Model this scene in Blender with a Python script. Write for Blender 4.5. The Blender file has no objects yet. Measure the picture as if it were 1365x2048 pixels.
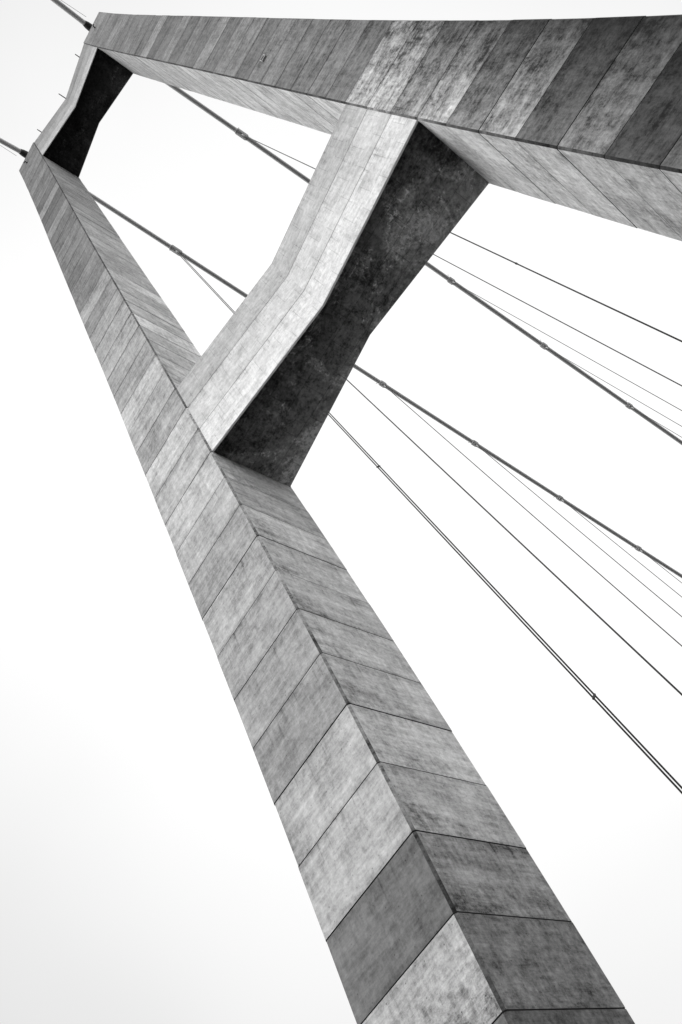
# Concrete suspension-bridge tower seen from the deck, looking steeply up.
import bpy, bmesh, math, random
from mathutils import Vector

SC = bpy.context.scene
COL = SC.collection
rnd = random.Random(7)

# ------------------------------------------------------------------ surveyed profile of the two tower legs
# one row per concrete lift (4 m): outer half width, inner half width, front y, back y
LEFT = [ (24.777,18.467,27.602,35.886), (24.658,18.297,27.602,35.886), (24.539,18.128,27.602,35.886), (24.42,17.959,27.602,35.886), (24.301,17.789,27.602,35.886), (24.182,17.62,27.602,35.886), (24.063,17.451,27.602,35.886), (23.945,17.281,27.602,35.886), (23.826,17.112,27.602,35.886), (23.707,16.943,27.602,35.886), (23.588,16.774,27.602,35.886), (23.469,16.604,27.602,35.886), (23.35,16.435,27.602,35.886), (23.231,16.266,27.602,35.886), (23.061,16.024,27.777,36.022), (22.902,15.8,27.924,36.139), (22.752,15.593,28.044,36.235), (22.61,15.401,28.14,36.314), (22.474,15.222,28.214,36.374), (22.343,15.056,28.268,36.418), (22.214,14.899,28.303,36.447), (22.087,14.752,28.322,36.46), (21.96,14.613,28.325,36.459), (21.832,14.48,28.315,36.445), (21.702,14.353,28.294,36.418), (21.568,14.23,28.262,36.379), (21.43,14.11,28.221,36.329), (21.287,13.992,28.172,36.268), (21.137,13.877,28.117,36.197), (20.98,13.761,28.057,36.118), (20.821,13.647,27.992,36.031), (20.665,13.536,27.921,35.941), (20.512,13.426,27.845,35.847), (20.362,13.317,27.766,35.75), (20.213,13.209,27.684,35.651), (20.065,13.1,27.599,35.551), (19.919,12.992,27.513,35.448), (19.772,12.883,27.427,35.345), (19.627,12.773,27.34,35.241), (19.481,12.662,27.254,35.137), (19.335,12.55,27.168,35.033), (19.19,12.437,27.083,34.929), (19.044,12.322,26.999,34.826), (18.899,12.207,26.917,34.724), (18.754,12.09,26.837,34.624), (18.609,11.972,26.758,34.524), (18.465,11.854,26.682,34.427), (18.322,11.736,26.606,34.331), (18.181,11.617,26.533,34.237), (18.042,11.499,26.46,34.145), (17.905,11.383,26.389,34.055), (17.772,11.268,26.318,33.968), (17.643,11.155,26.247,33.883), (17.519,11.045,26.176,33.8), (17.401,10.939,26.104,33.719), (17.289,10.838,26.03,33.641), (17.184,10.742,25.955,33.564), (17.088,10.653,25.876,33.49), (17.002,10.571,25.793,33.418), (16.927,10.498,25.706,33.348), (16.864,10.435,25.612,33.279) ]
RIGHT = [ (29.019,17.902,26.652,36.423), (28.729,17.755,26.652,36.423), (28.439,17.609,26.652,36.423), (28.149,17.462,26.652,36.423), (27.859,17.316,26.652,36.423), (27.569,17.169,26.652,36.423), (27.279,17.023,26.652,36.423), (26.989,16.876,26.652,36.423), (26.699,16.73,26.652,36.423), (26.409,16.583,26.652,36.423), (26.119,16.437,26.652,36.423), (25.829,16.29,26.652,36.423), (25.539,16.144,26.652,36.423), (25.249,15.997,26.652,36.423), (24.834,15.788,26.942,36.495), (24.447,15.595,27.197,36.55), (24.084,15.416,27.417,36.59), (23.745,15.25,27.606,36.616), (23.428,15.095,27.765,36.628), (23.131,14.951,27.897,36.628), (22.852,14.814,28.003,36.617), (22.591,14.685,28.084,36.594), (22.346,14.561,28.143,36.562), (22.116,14.442,28.182,36.52), (21.899,14.326,28.201,36.47), (21.695,14.213,28.202,36.412), (21.501,14.1,28.187,36.348), (21.318,13.988,28.157,36.276), (21.145,13.875,28.113,36.2), (20.98,13.761,28.057,36.118), (20.821,13.647,27.992,36.031), (20.665,13.536,27.921,35.941), (20.512,13.426,27.845,35.847), (20.362,13.317,27.766,35.75), (20.213,13.209,27.684,35.651), (20.065,13.1,27.599,35.551), (19.919,12.992,27.513,35.448), (19.772,12.883,27.427,35.345), (19.627,12.773,27.34,35.241), (19.481,12.662,27.254,35.137), (19.335,12.55,27.168,35.033), (19.19,12.437,27.083,34.929), (19.044,12.322,26.999,34.826), (18.899,12.207,26.917,34.724), (18.754,12.09,26.837,34.624), (18.609,11.972,26.758,34.524), (18.465,11.854,26.682,34.427), (18.322,11.736,26.606,34.331), (18.181,11.617,26.533,34.237), (18.042,11.499,26.46,34.145), (17.905,11.383,26.389,34.055), (17.772,11.268,26.318,33.968), (17.643,11.155,26.247,33.883), (17.519,11.045,26.176,33.8), (17.401,10.939,26.104,33.719), (17.289,10.838,26.03,33.641), (17.184,10.742,25.955,33.564), (17.088,10.653,25.876,33.49), (17.002,10.571,25.793,33.418), (16.927,10.498,25.706,33.348), (16.864,10.435,25.612,33.279) ]
DYV = 25.4
RC = 0.48
RR = 0.065
SEP = (0.10, 0.52)
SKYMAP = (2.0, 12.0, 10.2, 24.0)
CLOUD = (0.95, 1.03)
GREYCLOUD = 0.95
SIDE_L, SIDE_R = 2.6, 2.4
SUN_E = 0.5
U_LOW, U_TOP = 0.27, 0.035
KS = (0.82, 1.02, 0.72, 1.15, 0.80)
K0 = -16                      # lift number of the first row
ZJ = 14.114                   # height of lift joint 0 above the deck
LIFT = 4.0
KTOP = 44.0
WATER = -45.0
BASE = Vector((0.0, 31.5, WATER))


def zk(k):
    return ZJ + LIFT * k


def prof(rows, k):
    f = min(max(k - K0, 0), len(rows) - 1.0001)
    i = int(f); t = f - i
    return [a * (1 - t) + b * t for a, b in zip(rows[i], rows[i + 1])]


def lin(s):
    return s / 12.92 if s < 0.04045 else ((s + 0.055) / 1.055) ** 2.4


# ------------------------------------------------------------------ object helpers
def empty(name, loc, label=None, cat=None, group=None):
    o = bpy.data.objects.new(name, None)
    COL.objects.link(o); o.location = loc
    o.empty_display_size = 1.0
    tag(o, label, cat, group)
    return o


def tag(o, label=None, cat=None, group=None, kind=None):
    if label: o['label'] = label
    if cat: o['category'] = cat
    if group: o['group'] = group
    if kind: o['kind'] = kind


def link(name, bm, mats, parent=None, off=Vector((0, 0, 0)), smooth=False):
    me = bpy.data.meshes.new(name)
    bm.to_mesh(me); bm.free()
    for m in (mats if isinstance(mats, (list, tuple)) else [mats]):
        me.materials.append(m)
    if smooth:
        for p in me.polygons: p.use_smooth = True
    o = bpy.data.objects.new(name, me)
    COL.objects.link(o)
    if parent: o.parent = parent
    return o


def box(bm, lo, hi):
    v = [bm.verts.new((x, y, z)) for x in (lo[0], hi[0]) for y in (lo[1], hi[1]) for z in (lo[2], hi[2])]
    for f in ((0, 1, 3, 2), (4, 6, 7, 5), (0, 4, 5, 1), (2, 3, 7, 6), (0, 2, 6, 4), (1, 5, 7, 3)):
        bm.faces.new([v[i] for i in f])


def frame(d):
    d = Vector(d).normalized()
    up = Vector((0, 0, 1)) if abs(d.z) < 0.95 else Vector((1, 0, 0))
    a = d.cross(up).normalized()
    return d, a, a.cross(d)


def tube(bm, pts, rad, n=10, cap=True):
    """swept round bar through pts, rad a number or one radius per point"""
    pts = [Vector(p) for p in pts]
    rings = []
    for i, p in enumerate(pts):
        d = (pts[min(i + 1, len(pts) - 1)] - pts[max(i - 1, 0)])
        _, a, b = frame(d)
        r = rad[i] if isinstance(rad, (list, tuple)) else rad
        rings.append([bm.verts.new(p + (a * math.cos(t) + b * math.sin(t)) * r)
                      for t in (2 * math.pi * j / n for j in range(n))])
    for r0, r1 in zip(rings, rings[1:]):
        for j in range(n):
            bm.faces.new((r0[j], r0[(j + 1) % n], r1[(j + 1) % n], r1[j]))
    if cap:
        bm.faces.new(rings[0][::-1]); bm.faces.new(rings[-1])


# ------------------------------------------------------------------ materials
class NT:
    def __init__(self, name):
        self.m = bpy.data.materials.new(name); self.m.use_nodes = True
        self.t = self.m.node_tree; self.t.nodes.clear()

    def n(self, typ, **kw):
        nd = self.t.nodes.new(typ)
        for k, v in kw.items():
            if k == 'inp':
                for a, b in v.items():
                    if isinstance(b, bpy.types.NodeSocket): self.t.links.new(b, nd.inputs[a])
                    else: nd.inputs[a].default_value = b
            else:
                setattr(nd, k, v)
        return nd

    def math(self, op, a, b=None, c=None, clamp=False):
        nd = self.n('ShaderNodeMath', operation=op, use_clamp=clamp)
        for i, x in enumerate((a, b, c)):
            if x is None: continue
            if isinstance(x, bpy.types.NodeSocket): self.t.links.new(x, nd.inputs[i])
            else: nd.inputs[i].default_value = x
        return nd.outputs[0]

    def rng(self, x, a, b, c, d, smooth=False):
        nd = self.n('ShaderNodeMapRange', inp={'Value': x, 'From Min': a, 'From Max': b, 'To Min': c, 'To Max': d})
        if smooth: nd.interpolation_type = 'SMOOTHSTEP'
        return nd.outputs[0]

    def scaled(self, vec, s):
        return self.n('ShaderNodeVectorMath', operation='MULTIPLY', inp={0: vec, 1: s}).outputs[0]

    def noise(self, vec, scale, detail=5, rough=0.6, dist=0.0):
        return self.n('ShaderNodeTexNoise', noise_dimensions='2D',
                      inp={'Vector': vec, 'Scale': scale, 'Detail': detail, 'Roughness': rough,
                           'Distortion': dist}).outputs['Fac']

    def finish(self, col, rough, bump=None, bstr=0.2, bdist=0.05, metal=0.0, spec=0.3):
        p = self.n('ShaderNodeBsdfPrincipled', inp={'Roughness': rough, 'Metallic': metal, 'Specular IOR Level': spec})
        if isinstance(col, bpy.types.NodeSocket): self.t.links.new(col, p.inputs['Base Color'])
        else: p.inputs['Base Color'].default_value = (col, col, col, 1)
        if bump is not None:
            b = self.n('ShaderNodeBump', inp={'Height': bump, 'Strength': bstr, 'Distance': bdist})
            self.t.links.new(b.outputs[0], p.inputs['Normal'])
        o = self.n('ShaderNodeOutputMaterial')
        self.t.links.new(p.outputs[0], o.inputs[0])
        return self.m


def concrete(name, contrast=1.0, grid=False, streak=1.0, under=False):
    """board-marked grey concrete. The mesh carries metre UVs and an attribute
    (tone of the pour, height in the pour, amount of dirt)."""
    g = NT(name)
    uv = g.n('ShaderNodeUVMap', uv_map='metres').outputs[0]
    at = g.n('ShaderNodeAttribute', attribute_name='tone')
    sep = g.n('ShaderNodeSeparateColor', inp={0: at.outputs['Color']})
    tone, hgt, dirt = sep.outputs[0], sep.outputs[1], sep.outputs[2]
    big = g.noise(uv, 0.16, 3, 0.6)
    mid = g.noise(uv, 0.55, 10, 0.75)
    fine = g.noise(uv, 2.6, 8, 0.78)
    drip = g.noise(g.scaled(uv, (2.2, 0.22, 1)), 1.0, 9, 0.74)
    board = g.noise(g.scaled(uv, (0.16, 1.5, 1)), 1.0, 10, 0.76)
    grit = g.noise(g.scaled(uv, (1.2, 2.2, 1)), 2.4, 10, 0.85)
    f = g.rng(big, 0.30, 0.70, -0.26, 0.26)
    f = g.math('ADD', f, g.rng(mid, 0.32, 0.68, -0.26, 0.26))
    f = g.math('ADD', f, g.rng(fine, 0.32, 0.68, -0.26, 0.26))
    f = g.math('ADD', f, g.rng(grit, 0.34, 0.66, -0.21, 0.21))
    f = g.math('ADD', f, g.math('MULTIPLY', g.rng(drip, 0.32, 0.68, -0.17, 0.17), streak))
    f = g.math('ADD', f, g.math('MULTIPLY', g.rng(board, 0.32, 0.68, -0.36, 0.36), streak))
    f = g.math('MULTIPLY', f, g.math('MULTIPLY_ADD', dirt, 0.75 * contrast, contrast * 0.85))
    # dirty patches with an edge of their own, where the mesh says the pour is dirty
    pn = g.math('MULTIPLY_ADD', g.noise(uv, 0.40, 12, 0.74), 0.45, g.math('MULTIPLY', big, 0.25))
    pn = g.math('ADD', pn, g.math('MULTIPLY_ADD', board, 0.22, g.math('MULTIPLY', drip, 0.08)))
    patch = g.rng(pn, 0.43, 0.55, 0.0, 1.0, True)
    f = g.math('SUBTRACT', f, g.math('MULTIPLY', g.math('MULTIPLY', patch, dirt), 0.66))
    # grime hanging under the joint above and gathered on the joint below
    edge = g.math('ADD', g.rng(hgt, 0.90, 1.0, 0.0, 1.0), g.rng(hgt, 0.0, 0.07, 0.7, 0.0))
    f = g.math('SUBTRACT', f, g.math('MULTIPLY', g.math('MULTIPLY', edge, g.rng(drip, 0.35, 0.62, 0, 1)), 0.34))
    lip = g.math('MULTIPLY', g.math('GREATER_THAN', hgt, 0.975), g.rng(g.noise(uv, 0.5, 4, 0.6), 0.5, 0.62, 0.0, 0.28))
    f = g.math('ADD', f, lip)
    runs = g.math('MULTIPLY', g.rng(hgt, 0.45, 1.0, 0.0, 1.0), g.rng(g.noise(g.scaled(uv, (3.0, 0.10, 1)), 1.0, 5, 0.65), 0.56, 0.70, 0.0, 0.30))
    f = g.math('SUBTRACT', f, runs)
    # blow holes
    vor = g.n('ShaderNodeTexVoronoi', voronoi_dimensions='2D', inp={'Vector': uv, 'Scale': 1.5, 'Randomness': 1.0})
    hole = g.math('MULTIPLY', g.math('LESS_THAN', vor.outputs['Distance'], 0.05),
                  g.math('GREATER_THAN', g.n('ShaderNodeSeparateColor', inp={0: vor.outputs['Color']}).outputs[0], 0.66))
    f = g.math('SUBTRACT', f, g.math('MULTIPLY', hole, 0.45))
    if grid:
        u = g.n('ShaderNodeSeparateXYZ', inp={0: uv})
        br = g.n('ShaderNodeTexBrick', offset=0.5, offset_frequency=2,
                 inp={'Vector': uv, 'Color1': (0.45, 0.45, 0.45, 1), 'Color2': (0.55, 0.55, 0.55, 1), 'Mortar': (-0.6, -0.6, -0.6, 1),
                      'Scale': 1.0, 'Mortar Size': 0.026, 'Mortar Smooth': 0.1, 'Brick Width': 2.5, 'Row Height': 2.05})
        bw = g.n('ShaderNodeRGBToBW', inp={0: br.outputs['Color']}).outputs[0]
        f = g.math('ADD', f, g.math('MULTIPLY', g.math('SUBTRACT', bw, 0.5), 0.46))
    f = g.math('MAXIMUM', g.math('ADD', f, 1.0), 0.10)
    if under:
        # lime bloom: pale curls where seepage dried, on a dark face
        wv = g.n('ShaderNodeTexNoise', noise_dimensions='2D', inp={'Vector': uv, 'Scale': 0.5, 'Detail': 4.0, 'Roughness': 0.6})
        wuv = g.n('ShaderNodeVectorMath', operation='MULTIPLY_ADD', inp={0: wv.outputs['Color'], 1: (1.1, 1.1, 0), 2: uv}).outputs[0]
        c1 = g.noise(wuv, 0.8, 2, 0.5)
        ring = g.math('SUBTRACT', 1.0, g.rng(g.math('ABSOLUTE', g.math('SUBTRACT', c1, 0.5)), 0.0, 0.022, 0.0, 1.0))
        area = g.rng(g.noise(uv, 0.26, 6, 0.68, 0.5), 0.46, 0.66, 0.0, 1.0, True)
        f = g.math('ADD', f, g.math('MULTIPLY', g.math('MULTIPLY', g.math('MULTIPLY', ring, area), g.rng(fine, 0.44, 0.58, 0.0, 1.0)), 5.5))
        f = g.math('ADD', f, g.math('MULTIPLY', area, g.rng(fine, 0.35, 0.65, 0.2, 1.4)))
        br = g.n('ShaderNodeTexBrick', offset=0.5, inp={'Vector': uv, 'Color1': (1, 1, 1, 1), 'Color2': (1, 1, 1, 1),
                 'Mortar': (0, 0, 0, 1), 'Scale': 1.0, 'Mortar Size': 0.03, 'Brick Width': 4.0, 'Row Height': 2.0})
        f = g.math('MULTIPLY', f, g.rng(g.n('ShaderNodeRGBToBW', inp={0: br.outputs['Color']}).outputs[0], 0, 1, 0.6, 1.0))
    v = g.math('MINIMUM', g.math('MULTIPLY', tone, f), 0.86)
    col = g.n('ShaderNodeCombineColor', inp={0: v, 1: v, 2: v}).outputs[0]
    h = g.math('SUBTRACT', g.math('ADD', fine, g.math('MULTIPLY', mid, 0.6)), g.math('MULTIPLY', hole, 0.8))
    return g.finish(col, 0.9, h, 0.25, 0.04, spec=0.2)


def plain(name, v, rough=0.6, metal=0.0, var=0.25, scale=2.0):
    g = NT(name)
    co = g.n('ShaderNodeTexCoord').outputs['Object']
    nz = g.n('ShaderNodeTexNoise', inp={'Vector': co, 'Scale': scale, 'Detail': 5.0, 'Roughness': 0.6}).outputs['Fac']
    w = g.math('MULTIPLY', g.rng(nz, 0.3, 0.7, 1 - var, 1 + var), v)
    col = g.n('ShaderNodeCombineColor', inp={0: w, 1: w, 2: w}).outputs[0]
    return g.finish(col, rough, nz, 0.1, 0.02, metal)


M_LEG = concrete('weathered_concrete', 0.85)
M_BEAM = concrete('pale_concrete', 0.60, grid=True, streak=0.9)
M_SOFFIT = concrete('stained_shaded_concrete', 1.25, under=True, streak=0.3)
M_CABLE = plain('painted_steel_cable', 0.52, 0.55, var=0.04, scale=0.3)
M_CLAMP = plain('cast_steel_clamp', 0.45, 0.5, var=0.06)
M_ROPE = plain('steel_rope', 0.035, 0.5)
M_DARK = plain('dark_steel', 0.03, 0.6)
M_WHITE = plain('white_paint', 0.5, 0.6, var=0.06)
M_ROAD = plain('asphalt', 0.06, 0.95, scale=6)
M_DECK = plain('deck_steel', 0.12, 0.7)
M_MARK = plain('road_paint', 0.7, 0.8, var=0.1)
M_SEA = plain('sea_water', 0.02, 0.08, scale=0.05)

# ------------------------------------------------------------------ the tower
CH = 0.13          # corner chamfer
GH, GD = 0.031, 0.10   # joint groove: half height, depth


def section(rows, s, k, ins=0.0):
    xo, xi, yf, yb = prof(rows, k)
    xo -= ins; xi += ins; yf += ins; yb -= ins
    c = CH
    pts = [(xi + c, yf), (xo - c, yf), (xo, yf + c), (xo, yb - c), (xo - c, yb), (xi + c, yb), (xi, yb - c), (xi, yf + c)]
    return [Vector((s * x, y, zk(k))) for x, y in pts]
# sides in order: 0 front, 1 chamfer, 2 outer, 3 chamfer, 4 back, 5 chamfer, 6 inner, 7 front-inner chamfer


class Shell:
    """mesh under construction with the 'metres' UVs and the 'tone' attribute"""
    def __init__(self):
        self.bm = bmesh.new()
        self.uv = self.bm.loops.layers.uv.new('metres')
        self.tn = self.bm.loops.layers.float_color.new('tone')

    def quad(self, ps, uvs, tones, mat=0, flip=False):
        vs = [self.bm.verts.new(p - BASE) for p in ps]
        idx = list(range(len(vs)))
        if flip: idx.reverse()
        f = self.bm.faces.new([vs[i] for i in idx])
        f.material_index = mat
        for lp, i in zip(f.loops, idx):
            lp[self.uv].uv = uvs[i]
            t = tones[i] if isinstance(tones, list) else tones
            lp[self.tn] = (t[0], t[1], t[2], 1)

    def done(self, name, mats, parent):
        bmesh.ops.remove_doubles(self.bm, verts=self.bm.verts, dist=0.002)
        return link(name, self.bm, mats, parent)


def tone_at(table, k, jitter):
    """albedo of the pour that starts at joint k (table of grey values as one sees them, per joint)"""
    if k in table: return lin(table[k])
    ks = sorted(table)
    lo = max([q for q in ks if q < k], default=ks[0]); hi = min([q for q in ks if q > k], default=ks[-1])
    a = table[lo] if lo == hi else table[lo] + (table[hi] - table[lo]) * (k - lo) / (hi - lo)
    return lin(max(0.1, a + rnd.uniform(-jitter, jitter)))


def build_leg(parent, rows, s, front, inner, dirt_f, dirt_i, wash, grime, label=None):
    sh = Shell()
    for k in range(K0, int(KTOP)):
        jog = rnd.uniform(-0.014, 0.014)                 # lifts never sit exactly flush
        r0 = section(rows, s, k + (GH / LIFT if k > K0 else 0), jog)
        top = (k + 1 >= KTOP)
        r1 = section(rows, s, k + 1 - (0 if top else GH / LIFT), jog)
        tf = tone_at(front, k, 0.05); ti = tone_at(inner, k, 0.025)
        ou, ov = rnd.uniform(0, 300), rnd.uniform(0, 300)
        for side in range(8):
            a, b = side, (side + 1) % 8
            p = [r0[a], r0[b], r1[b], r1[a]]
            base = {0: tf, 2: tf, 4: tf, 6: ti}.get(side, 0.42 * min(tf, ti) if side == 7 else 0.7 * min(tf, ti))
            d = {0: tone_at(dirt_f, k, 0) if dirt_f else 0, 6: tone_at(dirt_i, k, 0) if dirt_i else 0}.get(side, 0.25)
            w = (r0[b] - r0[a]).length; w1 = (r1[b] - r1[a]).length
            so = ou + side * 37.0
            uvs = [(so - w / 2, ov), (so + w / 2, ov), (so + w1 / 2, ov + LIFT), (so - w1 / 2, ov + LIFT)]
            da = db = d; bot_a = bot_b = 0.0
            if side == 0:      # rain washes the inner half of the front faces, grime stays towards the outer edge
                da, db = d * wash[0], d * wash[1]
                if s < 0 and k == 0: bot_a = 0.9
            if side == 6:      # a dirty run-off gathers where the corner meets the joint below
                bot_b = 0.25 + 0.35 * rnd.random() if k < 12 else 0.1
            c = 0.24
            ga = gb = base / (1 - c * d)
            if side == 0 and grime:   # the weather edge of this leg is black with grime low down
                q = min(1.0, max(0.0, (14.5 - k) / 4.0))
                ga *= 1 + 0.60 * q; gb *= 1 - 0.76 * q
            tones = [(ga, 0, da + bot_a), (gb, 0, db + bot_b), (gb, 1, db), (ga, 1, da)]
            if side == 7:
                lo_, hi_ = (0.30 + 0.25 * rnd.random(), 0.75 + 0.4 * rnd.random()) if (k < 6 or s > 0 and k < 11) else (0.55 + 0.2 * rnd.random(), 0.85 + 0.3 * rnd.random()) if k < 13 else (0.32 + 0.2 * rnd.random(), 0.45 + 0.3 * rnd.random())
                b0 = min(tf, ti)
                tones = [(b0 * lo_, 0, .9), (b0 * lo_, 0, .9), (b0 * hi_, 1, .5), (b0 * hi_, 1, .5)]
            sh.quad(p, uvs, tones, 0, flip=(s < 0) ^ True)
        if not top:            # groove of the joint
            g0 = section(rows, s, k + 1 - 0.6 * GH / LIFT, GD); g1 = section(rows, s, k + 1 + 0.6 * GH / LIFT, GD)
            r2 = section(rows, s, k + 1 + GH / LIFT)
            for ra, rb in ((r1, g0), (g0, g1), (g1, r2)):
                for side in range(8):
                    a, b = side, (side + 1) % 8
                    sh.quad([ra[a], ra[b], rb[b], rb[a]], [(ou, ov), (ou + 1, ov), (ou + 1, ov + .1), (ou, ov + .1)],
                            (0.10, 0.5, 0), 0, flip=(s < 0) ^ True)
    t = section(rows, s, KTOP)
    sh.quad(t, [(q.x, q.y) for q in t], (0.3, 0.5, 0), 0, flip=s < 0)
    o = sh.done('leg', [M_LEG], parent)
    if label: o['label'] = label
    return o


def build_beam(parent, kb, kt, joints, yw_f, yw_b, tones, under_tone, label):
    """cross beam, hourglass-shaped in plan: full leg depth at its ends, narrow at the middle"""
    sh = Shell()
    xw = -0.12

    def plan(k, ins=0.0, drop=0.0):
        L = prof(LEFT, k); R = prof(RIGHT, k)
        f0, b0 = L[2] + CH + 0.02, L[3] - CH - 0.02
        f1, b1 = R[2] + CH + 0.02, R[3] - CH - 0.02
        ext = 0.35
        z = zk(k) + drop
        sf = (yw_f - f0) / L[1]; sb = (yw_b - b0) / L[1]
        return [Vector((-L[1] - ext, f0 - sf * ext + ins, z)), Vector((xw, yw_f + ins, z)), Vector((R[1] + ext, f1 - sf * ext + ins, z)),
                Vector((R[1] + ext, b1 - sb * ext - ins, z)), Vector((xw, yw_b - ins, z)), Vector((-L[1] - ext, b0 - sb * ext - ins, z))]
    ks = [kb] + joints + [kt]
    g = GH * 0.8 / LIFT
    n = len(ks) - 1
    rings = []
    for i in range(n):
        a, b = ks[i], ks[i + 1]
        ca = 0.11 / LIFT if i == 0 else 0
        r0 = plan(a + (ca if i == 0 else g)); r1 = plan(b - (g if i < n - 1 else 0))
        if i == 0:             # small chamfer along the lower edges
            rb = plan(a, 0.11)
            strips = [(rb, r0, (lin(tones[0]) * 0.75, 0.0, 0.3), (lin(tones[0]) * 0.75, 0.05, 0.3))]
        else:
            strips = []
        for ra, rr, ta, tb in strips + [(r0, r1, None, None)]:
            for j in (0, 1, 3, 4):
                p = [ra[j], ra[j + 1] if j != 5 else ra[0], rr[(j + 1) % 6], rr[j]]
                w = (p[1] - p[0]).length
                uo = 11.3 * j + (0 if j in (0, 3) else 0)
                h = zk(b) - zk(a)
                vo = zk(a)
                uvs = [(uo, vo), (uo + w, vo), (uo + w, vo + h), (uo, vo + h)]
                if ta is None:
                    tt = lin(tones[i])
                    tn = [(tt, 0.03, 0.12), (tt, 0.03, 0.12), (tt, 0.97, 0.12), (tt, 0.97, 0.12)]
                else:
                    tn = [ta, ta, tb, tb]
                sh.quad(p, uvs, tn, 0)
        if i < n - 1:
            d = 0.08
            g0 = plan(b - g * .6, d); g1 = plan(b + g * .6, d); r2 = plan(b + g)
            for ra, rr in ((r1, g0), (g0, g1), (g1, r2)):
                for j in (0, 1, 3, 4):
                    sh.quad([ra[j], ra[(j + 1) % 6], rr[(j + 1) % 6], rr[j]], [(0, 0), (1, 0), (1, .1), (0, .1)], (0.12, 0.5, 0), 0)
    rb = plan(kb, 0.11); rt = plan(kt)
    for q in ((0, 1, 4, 5), (1, 2, 3, 4)):
        ps = [rb[i] for i in q]
        sh.quad(ps, [(v.x * 1.0 + 40, v.y) for v in ps], [(under_tone * (0.35 if i in (0, 1, 2) else 1.65), 0.5, 0.9 if i in (0, 1, 2) else 0.3) for i in q], 1, flip=True)  # sky light painted into the soffit tone: front edge darker, back edge lighter
        ps = [rt[i] for i in q]
        sh.quad(ps, [(v.x + 40, v.y) for v in ps], (0.4, 0.5, 0.2), 0)
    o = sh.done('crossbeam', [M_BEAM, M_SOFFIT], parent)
    o['label'] = label
    return o


tower = empty('bridge_tower', BASE, 'tall grey concrete bridge tower with two leaning legs and two hourglass crossbeams', 'bridge tower')

# grey value of each pour as the photograph shows it (front faces, then the faces towards the roadway)
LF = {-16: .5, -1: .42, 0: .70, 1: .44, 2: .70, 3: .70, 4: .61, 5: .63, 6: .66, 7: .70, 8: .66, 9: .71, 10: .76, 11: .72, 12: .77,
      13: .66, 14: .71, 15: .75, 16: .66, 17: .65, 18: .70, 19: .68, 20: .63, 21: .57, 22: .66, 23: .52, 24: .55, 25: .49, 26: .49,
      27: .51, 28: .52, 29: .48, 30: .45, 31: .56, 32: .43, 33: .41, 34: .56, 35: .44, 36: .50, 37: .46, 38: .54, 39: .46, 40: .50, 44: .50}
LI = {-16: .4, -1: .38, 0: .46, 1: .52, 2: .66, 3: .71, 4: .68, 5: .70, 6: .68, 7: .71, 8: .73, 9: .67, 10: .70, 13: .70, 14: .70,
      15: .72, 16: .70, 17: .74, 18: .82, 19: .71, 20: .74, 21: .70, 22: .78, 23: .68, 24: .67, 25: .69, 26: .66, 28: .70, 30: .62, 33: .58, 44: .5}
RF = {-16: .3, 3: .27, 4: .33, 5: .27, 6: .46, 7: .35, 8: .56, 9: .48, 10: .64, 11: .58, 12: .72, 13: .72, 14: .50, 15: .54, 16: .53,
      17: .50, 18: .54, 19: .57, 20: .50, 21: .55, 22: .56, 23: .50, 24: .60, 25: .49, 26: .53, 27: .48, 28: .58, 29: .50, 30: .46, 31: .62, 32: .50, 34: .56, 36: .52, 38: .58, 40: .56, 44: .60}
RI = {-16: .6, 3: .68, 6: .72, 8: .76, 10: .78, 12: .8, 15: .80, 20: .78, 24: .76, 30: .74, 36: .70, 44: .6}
DF_L = {-16: .4, -1: .7, 0: .3, 1: .35, 2: .3, 6: .3, 12: .4, 20: .4, 44: .3}
DF_R = {-16: .9, 11: .9, 13: .9, 14: .65, 20: .6, 44: .3}
DI_L = {-16: .9, 1: .7, 2: .45, 8: .3, 44: .2}
DI_R = {-16: .3, 44: .2}
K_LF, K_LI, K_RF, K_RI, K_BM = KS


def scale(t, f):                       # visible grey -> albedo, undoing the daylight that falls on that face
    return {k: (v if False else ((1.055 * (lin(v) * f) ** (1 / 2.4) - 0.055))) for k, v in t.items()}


build_leg(tower, LEFT, -1, scale(LF, K_LF), scale(LI, K_LI), DF_L, DI_L, (1.0, 1.0), False, 'paler, cleaner leg, joints making a chevron pattern')
build_leg(tower, RIGHT, 1, scale(RF, K_RF), scale(RI, K_RI), DF_R, DI_R, (0.7, 1.3), True, 'leg with a dark streaked front face and pale side face')


def bt(l):
    return [1.055 * (lin(v) * K_BM) ** (1 / 2.4) - 0.055 for v in l]


low = build_beam(tower, 11.0, 14.0, [12.0, 13.0], 29.73, 34.61, bt([.94, .86, .78]), U_LOW, 'lower crossbeam with a pale front and a stained underside, shade painted in towards its front')
top = build_beam(tower, 40.558, KTOP, [41.71, 42.86], 27.24, 32.14, bt([.77, .68, .60]), U_TOP, 'top crossbeam with an almost black underside')

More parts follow.
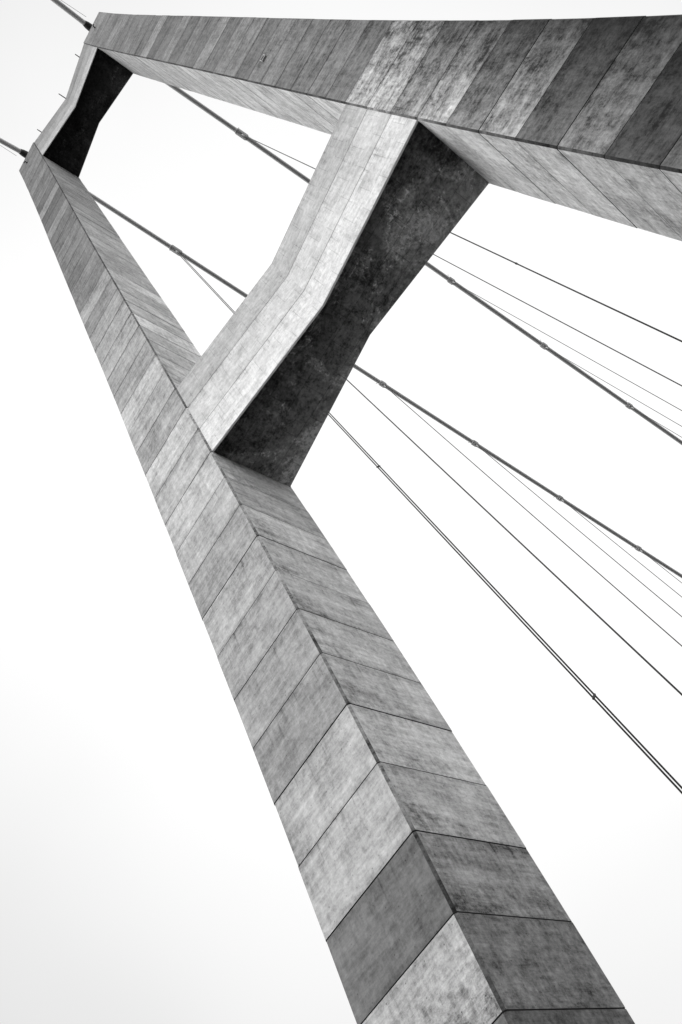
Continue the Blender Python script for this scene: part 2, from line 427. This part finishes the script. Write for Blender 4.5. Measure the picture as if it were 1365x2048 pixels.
# saddles on top of the legs, cable entry plates, lamp brackets, lightning rods, vent
for s, rows in ((-1, LEFT), (1, RIGHT)):
    bm = bmesh.new()
    z0, z1 = zk(KTOP) - WATER, 197.0 - WATER
    prof_pts = [(27.6, z0), (32.0, z0), (32.0, z0 + 4.4), (31.0, z1 + .4), (28.6, z1 + .4), (27.6, z0 + 4.4)]
    va = [bm.verts.new((s * 13.9 - 1.6, y - BASE.y, z)) for y, z in prof_pts]
    vb = [bm.verts.new((s * 13.9 + 1.6, y - BASE.y, z)) for y, z in prof_pts]
    bm.faces.new(va); bm.faces.new(vb[::-1])
    for i in range(6):
        j = (i + 1) % 6
        bm.faces.new((va[i], vb[i], vb[j], va[j]))
    bmesh.ops.recalc_face_normals(bm, faces=bm.faces)
    link('saddle', bm, M_DECK, tower)
    bm = bmesh.new()                                  # bent bracket near the top of the front face
    k = 43.0
    xo, xi, yf, yb = prof(rows, k)
    x = s * (13.8 if s > 0 else 14.2); z = zk(k) - WATER; y = yf - BASE.y
    tube(bm, [(x, y + .1, z), (x, y - .45, z), (x + .25 * s, y - .55, z - .5)], 0.11, 6)
    box(bm, (x - .2, y - .06, z - .2), (x + .2, y + .05, z + .2))
    link('bracket', bm, M_DARK, tower)
for x, y in ((7.9, 26.74), (0.0, 27.27), (-8.0, 26.72)):   # rods reach out from the upper front edge of the top beam
    bm = bmesh.new()
    z = zk(KTOP) - WATER
    p = Vector((x - BASE.x, y - BASE.y, z))
    tube(bm, [p + Vector((0, .9, .12)), p + Vector((0, -.5, .14)), p + Vector((0, -1.5, .22))], [.1, .1, .08], 6)
    box(bm, p + Vector((-.2, .3, 0.002)), p + Vector((.2, .8, .25)))
    r = link('lightning_rod', bm, M_DARK, top)
bm = bmesh.new()                                      # small vent in the dark leg, pale surround
k = 19.67
xo, xi, yf, yb = prof(RIGHT, k)
z = zk(k) - WATER; y = yf - BASE.y
x0, x1, h = 15.2, 15.86, 0.34
for lo, hi in (((x0, -.17, -h), (x0 + .04, .1, h)), ((x1 - .05, -.17, -h), (x1, .1, h)),
               ((x0 + .04, -.17, h - .05), (x1 - .05, .1, h)), ((x0 + .04, -.17, -h), (x1 - .05, .1, -h + .07))):
    box(bm, (lo[0], y + lo[1], z + lo[2]), (hi[0], y + hi[1], z + hi[2]))
vent = link('vent', bm, M_WHITE, tower)
bm = bmesh.new()
box(bm, (x0 + .042, y - .15, z - h + .072), (x1 - .052, y + .08, z + h - .052))
link('grille', bm, M_DARK, vent)

# ------------------------------------------------------------------ main cables
XC, ZS, SLOPE, YC, SB = 13.90, 196.87 + 1.6, 0.4376, 29.61, 0.4936
Y0, DY = 59.27, None


def cz(y):
    if y < YC: return ZS - SB * (YC - y)
    d = y - YC
    return ZS - SLOPE * d + 0.00028 * d * d


def cable_pt(s, y):
    return Vector((s * XC, y, cz(y)))


def cable_dir(y):
    return (cable_pt(1, y + .5) - cable_pt(1, y - .5)).normalized()


SUS_Y = [Y0 + DYV * i for i in range(6)]
CLAMPS = SUS_Y
clamp_mesh = {}


def clamp_bm(big):
    """cable clamp about the origin, cable along +Y: two half shells, flanges, bolts, lug"""
    bm = bmesh.new()
    L = 1.4 if big else 0.85
    tube(bm, [(0, -L, 0), (0, -L + .12, 0), (0, L - .12, 0), (0, L, 0)], [.52, .59, .59, .52], 20)
    for q in (-L + .25, L - .25):
        tube(bm, [(0, q - .07, 0), (0, q + .07, 0)], .64, 20)
    for sx in (-.65, .57):                            # bolted flange of the two half shells
        box(bm, (sx, -L + .2, -.09), (sx + .08, L - .2, .09))
    box(bm, (-.14, -.4, -.95), (.14, .4, -.55))       # lug the hanger hangs from
    return bm


def main_cable(s, label):
    root = empty('main_cable', cable_pt(s, YC), label, 'cable', 'main cables over the tower')
    org = root.location
    bm = bmesh.new()
    ys = [YC - 330 + 10 * i for i in range(32)] + [YC - 12, YC - 8, YC - 5, YC - 3, YC - 1.5, YC, YC + 1.5, YC + 3, YC + 5, YC + 8, YC + 12, YC + 16] + [YC + 20 + 8 * i for i in range(86)]
    P = []
    for y in ys:
        p = cable_pt(s, y)
        d = abs(y - YC)
        if d < 4: p.z -= (4 - d) ** 2 * 0.058          # rounded over the saddle
        P.append(p - org)
    tube(bm, P, RC, 16)
    link('strand', bm, M_CABLE, root, smooth=True)
    for y in SUS_Y[:(6 if s < 0 else 5)]:
        d = cable_dir(y)
        big = y == SUS_Y[0]
        if big not in clamp_mesh:
            c = clamp_mesh[big] = link('cable_clamp', clamp_bm(big), M_CLAMP, root)
        else:
            c = clamp_mesh[big].copy(); COL.objects.link(c); c.parent = root
        c.location = cable_pt(s, y) - org
        c.rotation_euler = (math.atan2(d.z, d.y), 0, 0)
    for y in SUS_Y[:(6 if s < 0 else 5)]:             # thin hand rope posts beside the clamps
        bm = bmesh.new()
        p = cable_pt(s, y - .7) - org
        tube(bm, [p + Vector((s * .3, 0, .4)), p + Vector((s * .85, -.15, .95))], .045, 5)
        link('post', bm, M_DARK, root)
    for sg in (-1, 1):                                # flared sleeve where the cable leaves the tower
        bm = bmesh.new()
        y1 = YC + sg * 3.0; y2 = YC + sg * 4.7
        tube(bm, [cable_pt(s, y1) - org, cable_pt(s, (y1 * .45 + y2 * .55)) - org, cable_pt(s, y2) - org], [.74, .68, .50], 18)
        link('sleeve', bm, M_DARK, root)
    bm = bmesh.new()                                  # hand rope from the tower down to the cable
    a = cable_pt(s, YC - 4.8) - org + Vector((s * 1.15, 0, 0.1)); b = cable_pt(s, YC - 12) - org + Vector((s * .55, 0, 0))
    tube(bm, [a, a * .5 + b * .5 + Vector((0, 0, -.1)), b], .035, 5)
    link('hand_rope', bm, M_ROPE, root)
    return root


main_cable(-1, 'thick steel main cable behind the paler left leg, clamped above five hangers')
main_cable(1, 'thick steel main cable coming out behind the dark streaked right leg')

# ------------------------------------------------------------------ hangers
def hanger(s, i, label):
    y = SUS_Y[i]
    p = cable_pt(s, y)
    root = empty('hanger', Vector((s * XC, y, 0.0)), label, 'hanger', 'hangers below the left main cable' if s < 0 else 'hangers below the right main cable')
    ztop = p.z - 0.9
    RR = 0.078 if i < 2 else 0.056
    dx, dy = SEP if i == 0 else (0.03, 0.19)
    for q in (-1, 1):
        bm = bmesh.new()
        tube(bm, [(q * dx * .5, q * dy * .5, -0.4), (q * dx * .5, q * dy * .5, ztop * .5), (q * dx * .5, q * dy * .5, ztop - 4.0), (q * dx * .3, q * dy * .3, ztop)], RR, 8)
        bm2 = bmesh.new()
        rp = link('rope', bm, M_ROPE, root, smooth=True)
        tube(bm2, [(q * dx * .3, q * dy * .3, ztop - .9), (q * dx * .3, q * dy * .3, ztop - .1)], [RR * 1.2, RR * 2.2], 8)
        link('socket', bm2, M_CLAMP, rp)
    for zz in (37.5 + 1.6, 79.0 + 1.6, 120.0):
        if i > 0 or zz > ztop - 8: continue
        bm = bmesh.new()
        ex, ey = dx * .5, dy * .5
        tube(bm, [(-ex * 1.3, -ey * 1.3, zz - .3), (ex * 1.3, ey * 1.3, zz + .3)], RR * 1.5, 6)
        link('spacer', bm, M_DARK, root)
    bm = bmesh.new()
    tube(bm, [(0, 0, -0.02), (0, 0, .9)], [.42, .3], 10)
    link('anchor_block', bm, M_CLAMP, root)
    return root


LAB_L = ['twin rope hanger nearest the left leg, its two ropes visibly apart',
         'hanger next to the twin ropes nearest the left leg, starting behind the lower crossbeam',
         'thin hanger from the left cable clamp just clear of the lower crossbeam',
         'thin hanger from the second left cable clamp clear of the lower crossbeam',
         'faint hanger from the third left cable clamp clear of the lower crossbeam',
         'faintest short hanger from the left cable clamp nearest the picture edge']
LAB_R = ['uppermost dark hanger on the right, nearest the dark streaked leg',
         'dark hanger just below the uppermost one on the right, starting behind the lower crossbeam',
         'thin hanger from the right cable clamp beside the lower crossbeam edge',
         'faint hanger from the second right cable clamp past the lower crossbeam',
         'faintest hanger from the right cable clamp nearest the picture edge']
for i, l in enumerate(LAB_L): hanger(-1, i, l)
for i, l in enumerate(LAB_R): hanger(1, i, l)

# ------------------------------------------------------------------ deck, road, water
bm = bmesh.new()
box(bm, (-14.9, -500, -3.6), (14.9, 1200, -0.25))
tag(link('bridge_deck', bm, M_DECK), kind='structure')
bm = bmesh.new()
for x0, x1 in ((-14.6, -11.5), (11.5, 14.6)):
    box(bm, (x0, -500, -0.246), (x1, 1200, -0.03))
tag(link('kerb', bm, M_DECK), kind='structure')
bm = bmesh.new()
box(bm, (-11.49, -500, -0.246), (11.49, 1200, -0.12))
tag(link('road', bm, M_ROAD), kind='structure')
bm = bmesh.new()
for x in (-10.6, 10.6):
    box(bm, (x - .1, -500, -.119), (x + .1, 1200, -.114))
for i in range(-40, 100):
    box(bm, (-.08, i * 12, -.119), (.08, i * 12 + 4, -.114))
tag(link('road_marking', bm, M_MARK), kind='structure')
bm = bmesh.new()
R = 9000
n = 48
c = bm.verts.new((0, 0, WATER))
rv = [bm.verts.new((R * math.cos(2 * math.pi * i / n), R * math.sin(2 * math.pi * i / n), WATER)) for i in range(n)]
for i in range(n): bm.faces.new((c, rv[i], rv[(i + 1) % n]))
tag(link('water', bm, M_SEA), kind='structure')

# ------------------------------------------------------------------ daylight: bright overcast, sun veiled behind the viewer
SUN_DIR = Vector((0.05, -0.72, 0.66)).normalized()      # towards the sun
el = math.asin(SUN_DIR.z); az = math.atan2(SUN_DIR.x, SUN_DIR.y)
w = bpy.data.worlds.new('World'); SC.world = w; w.use_nodes = True
t = w.node_tree; t.nodes.clear()
sky = t.nodes.new('ShaderNodeTexSky'); sky.sky_type = 'NISHITA'; sky.sun_disc = False
sky.sun_elevation = el; sky.sun_rotation = az
sky.air_density = 1.0; sky.dust_density = 6.0; sky.ozone_density = 1.0
bw = t.nodes.new('ShaderNodeRGBToBW'); t.links.new(sky.outputs[0], bw.inputs[0])
mr = t.nodes.new('ShaderNodeMapRange'); mr.clamp = True
t.links.new(bw.outputs[0], mr.inputs['Value'])
for a, b in zip(('From Min', 'From Max', 'To Min', 'To Max'), SKYMAP): mr.inputs[a].default_value = b
# soft cloud structure
tc = t.nodes.new('ShaderNodeTexCoord')


def wmath(op, a, b=None):
    n_ = t.nodes.new('ShaderNodeMath'); n_.operation = op
    for i_, x_ in enumerate((a, b)):
        if x_ is None: continue
        if isinstance(x_, bpy.types.NodeSocket): t.links.new(x_, n_.inputs[i_])
        else: n_.inputs[i_].default_value = x_
    return n_.outputs[0]


def lobe(direction, cos0, cos1, v0, v1):
    d_ = t.nodes.new('ShaderNodeVectorMath'); d_.operation = 'DOT_PRODUCT'
    t.links.new(tc.outputs['Generated'], d_.inputs[0]); d_.inputs[1].default_value = Vector(direction).normalized()
    r_ = t.nodes.new('ShaderNodeMapRange'); r_.interpolation_type = 'SMOOTHSTEP'
    t.links.new(d_.outputs['Value'], r_.inputs['Value'])
    for a_, b_ in zip(('From Min', 'From Max', 'To Min', 'To Max'), (cos0, cos1, v0, v1)): r_.inputs[a_].default_value = b_
    return r_.outputs[0]


nz = t.nodes.new('ShaderNodeTexNoise'); nz.inputs['Scale'].default_value = 1.6; nz.inputs['Detail'].default_value = 3.0; nz.inputs['Roughness'].default_value = 0.45
t.links.new(tc.outputs['Generated'], nz.inputs['Vector'])
cr = t.nodes.new('ShaderNodeMapRange'); t.links.new(nz.outputs['Fac'], cr.inputs['Value'])
for a, b in zip(('From Min', 'From Max', 'To Min', 'To Max'), (0.32, 0.62, CLOUD[0], CLOUD[1])): cr.inputs[a].default_value = b
cl = wmath('MULTIPLY', mr.outputs[0], cr.outputs[0])
cl = wmath('MULTIPLY', cl, lobe((-0.85, -0.50, 0.15), 0.55, 1.0, 1.0, SIDE_L))          # bright sides added out of view to lift the legs' inner faces
cl = wmath('MULTIPLY', cl, lobe((0.95, -0.20, 0.15), 0.50, 1.0, 1.0, SIDE_R))
cl = wmath('MULTIPLY', cl, lobe((-0.20, 0.56, 0.80), 0.72, 1.0, 0.80, 1.08))     # lens vignetting put into the sky, dimmer away from the view centre
cl = wmath('MULTIPLY', cl, lobe((-0.86, 0.28, 0.42), 0.90, 1.0, 1.0, GREYCLOUD))  # a greyer bank low on the left
bg = t.nodes.new('ShaderNodeBackground'); bg.inputs['Strength'].default_value = 0.1
t.links.new(cl, bg.inputs['Color'])
ow = t.nodes.new('ShaderNodeOutputWorld'); t.links.new(bg.outputs[0], ow.inputs[0])

ld = bpy.data.lights.new('sun', 'SUN'); ld.energy = SUN_E; ld.angle = math.radians(14); ld.color = (1, 1, 1)
lo = bpy.data.objects.new('sun', ld); COL.objects.link(lo)
lo.rotation_euler = (-SUN_DIR).to_track_quat('-Z', 'Y').to_euler()
lo.location = SUN_DIR * 300

# ------------------------------------------------------------------ camera
cd = bpy.data.cameras.new('camera')
cam = bpy.data.objects.new('camera', cd); COL.objects.link(cam)
cam.location = (2.9288, 0.0, 1.6)
cam.rotation_euler = (2.580128, 0.395818, 0.938573)
cd.sensor_fit = 'VERTICAL'; cd.sensor_height = 36.0; cd.sensor_width = 24.0
cd.lens = 1668.298 / 2048 * 36.0
cd.clip_start = 0.1; cd.clip_end = 20000
SC.camera = cam

vs = SC.view_settings
vs.view_transform = 'Standard'; vs.look = 'None'; vs.exposure = 0.0; vs.gamma = 1.0
vs.use_curve_mapping = False
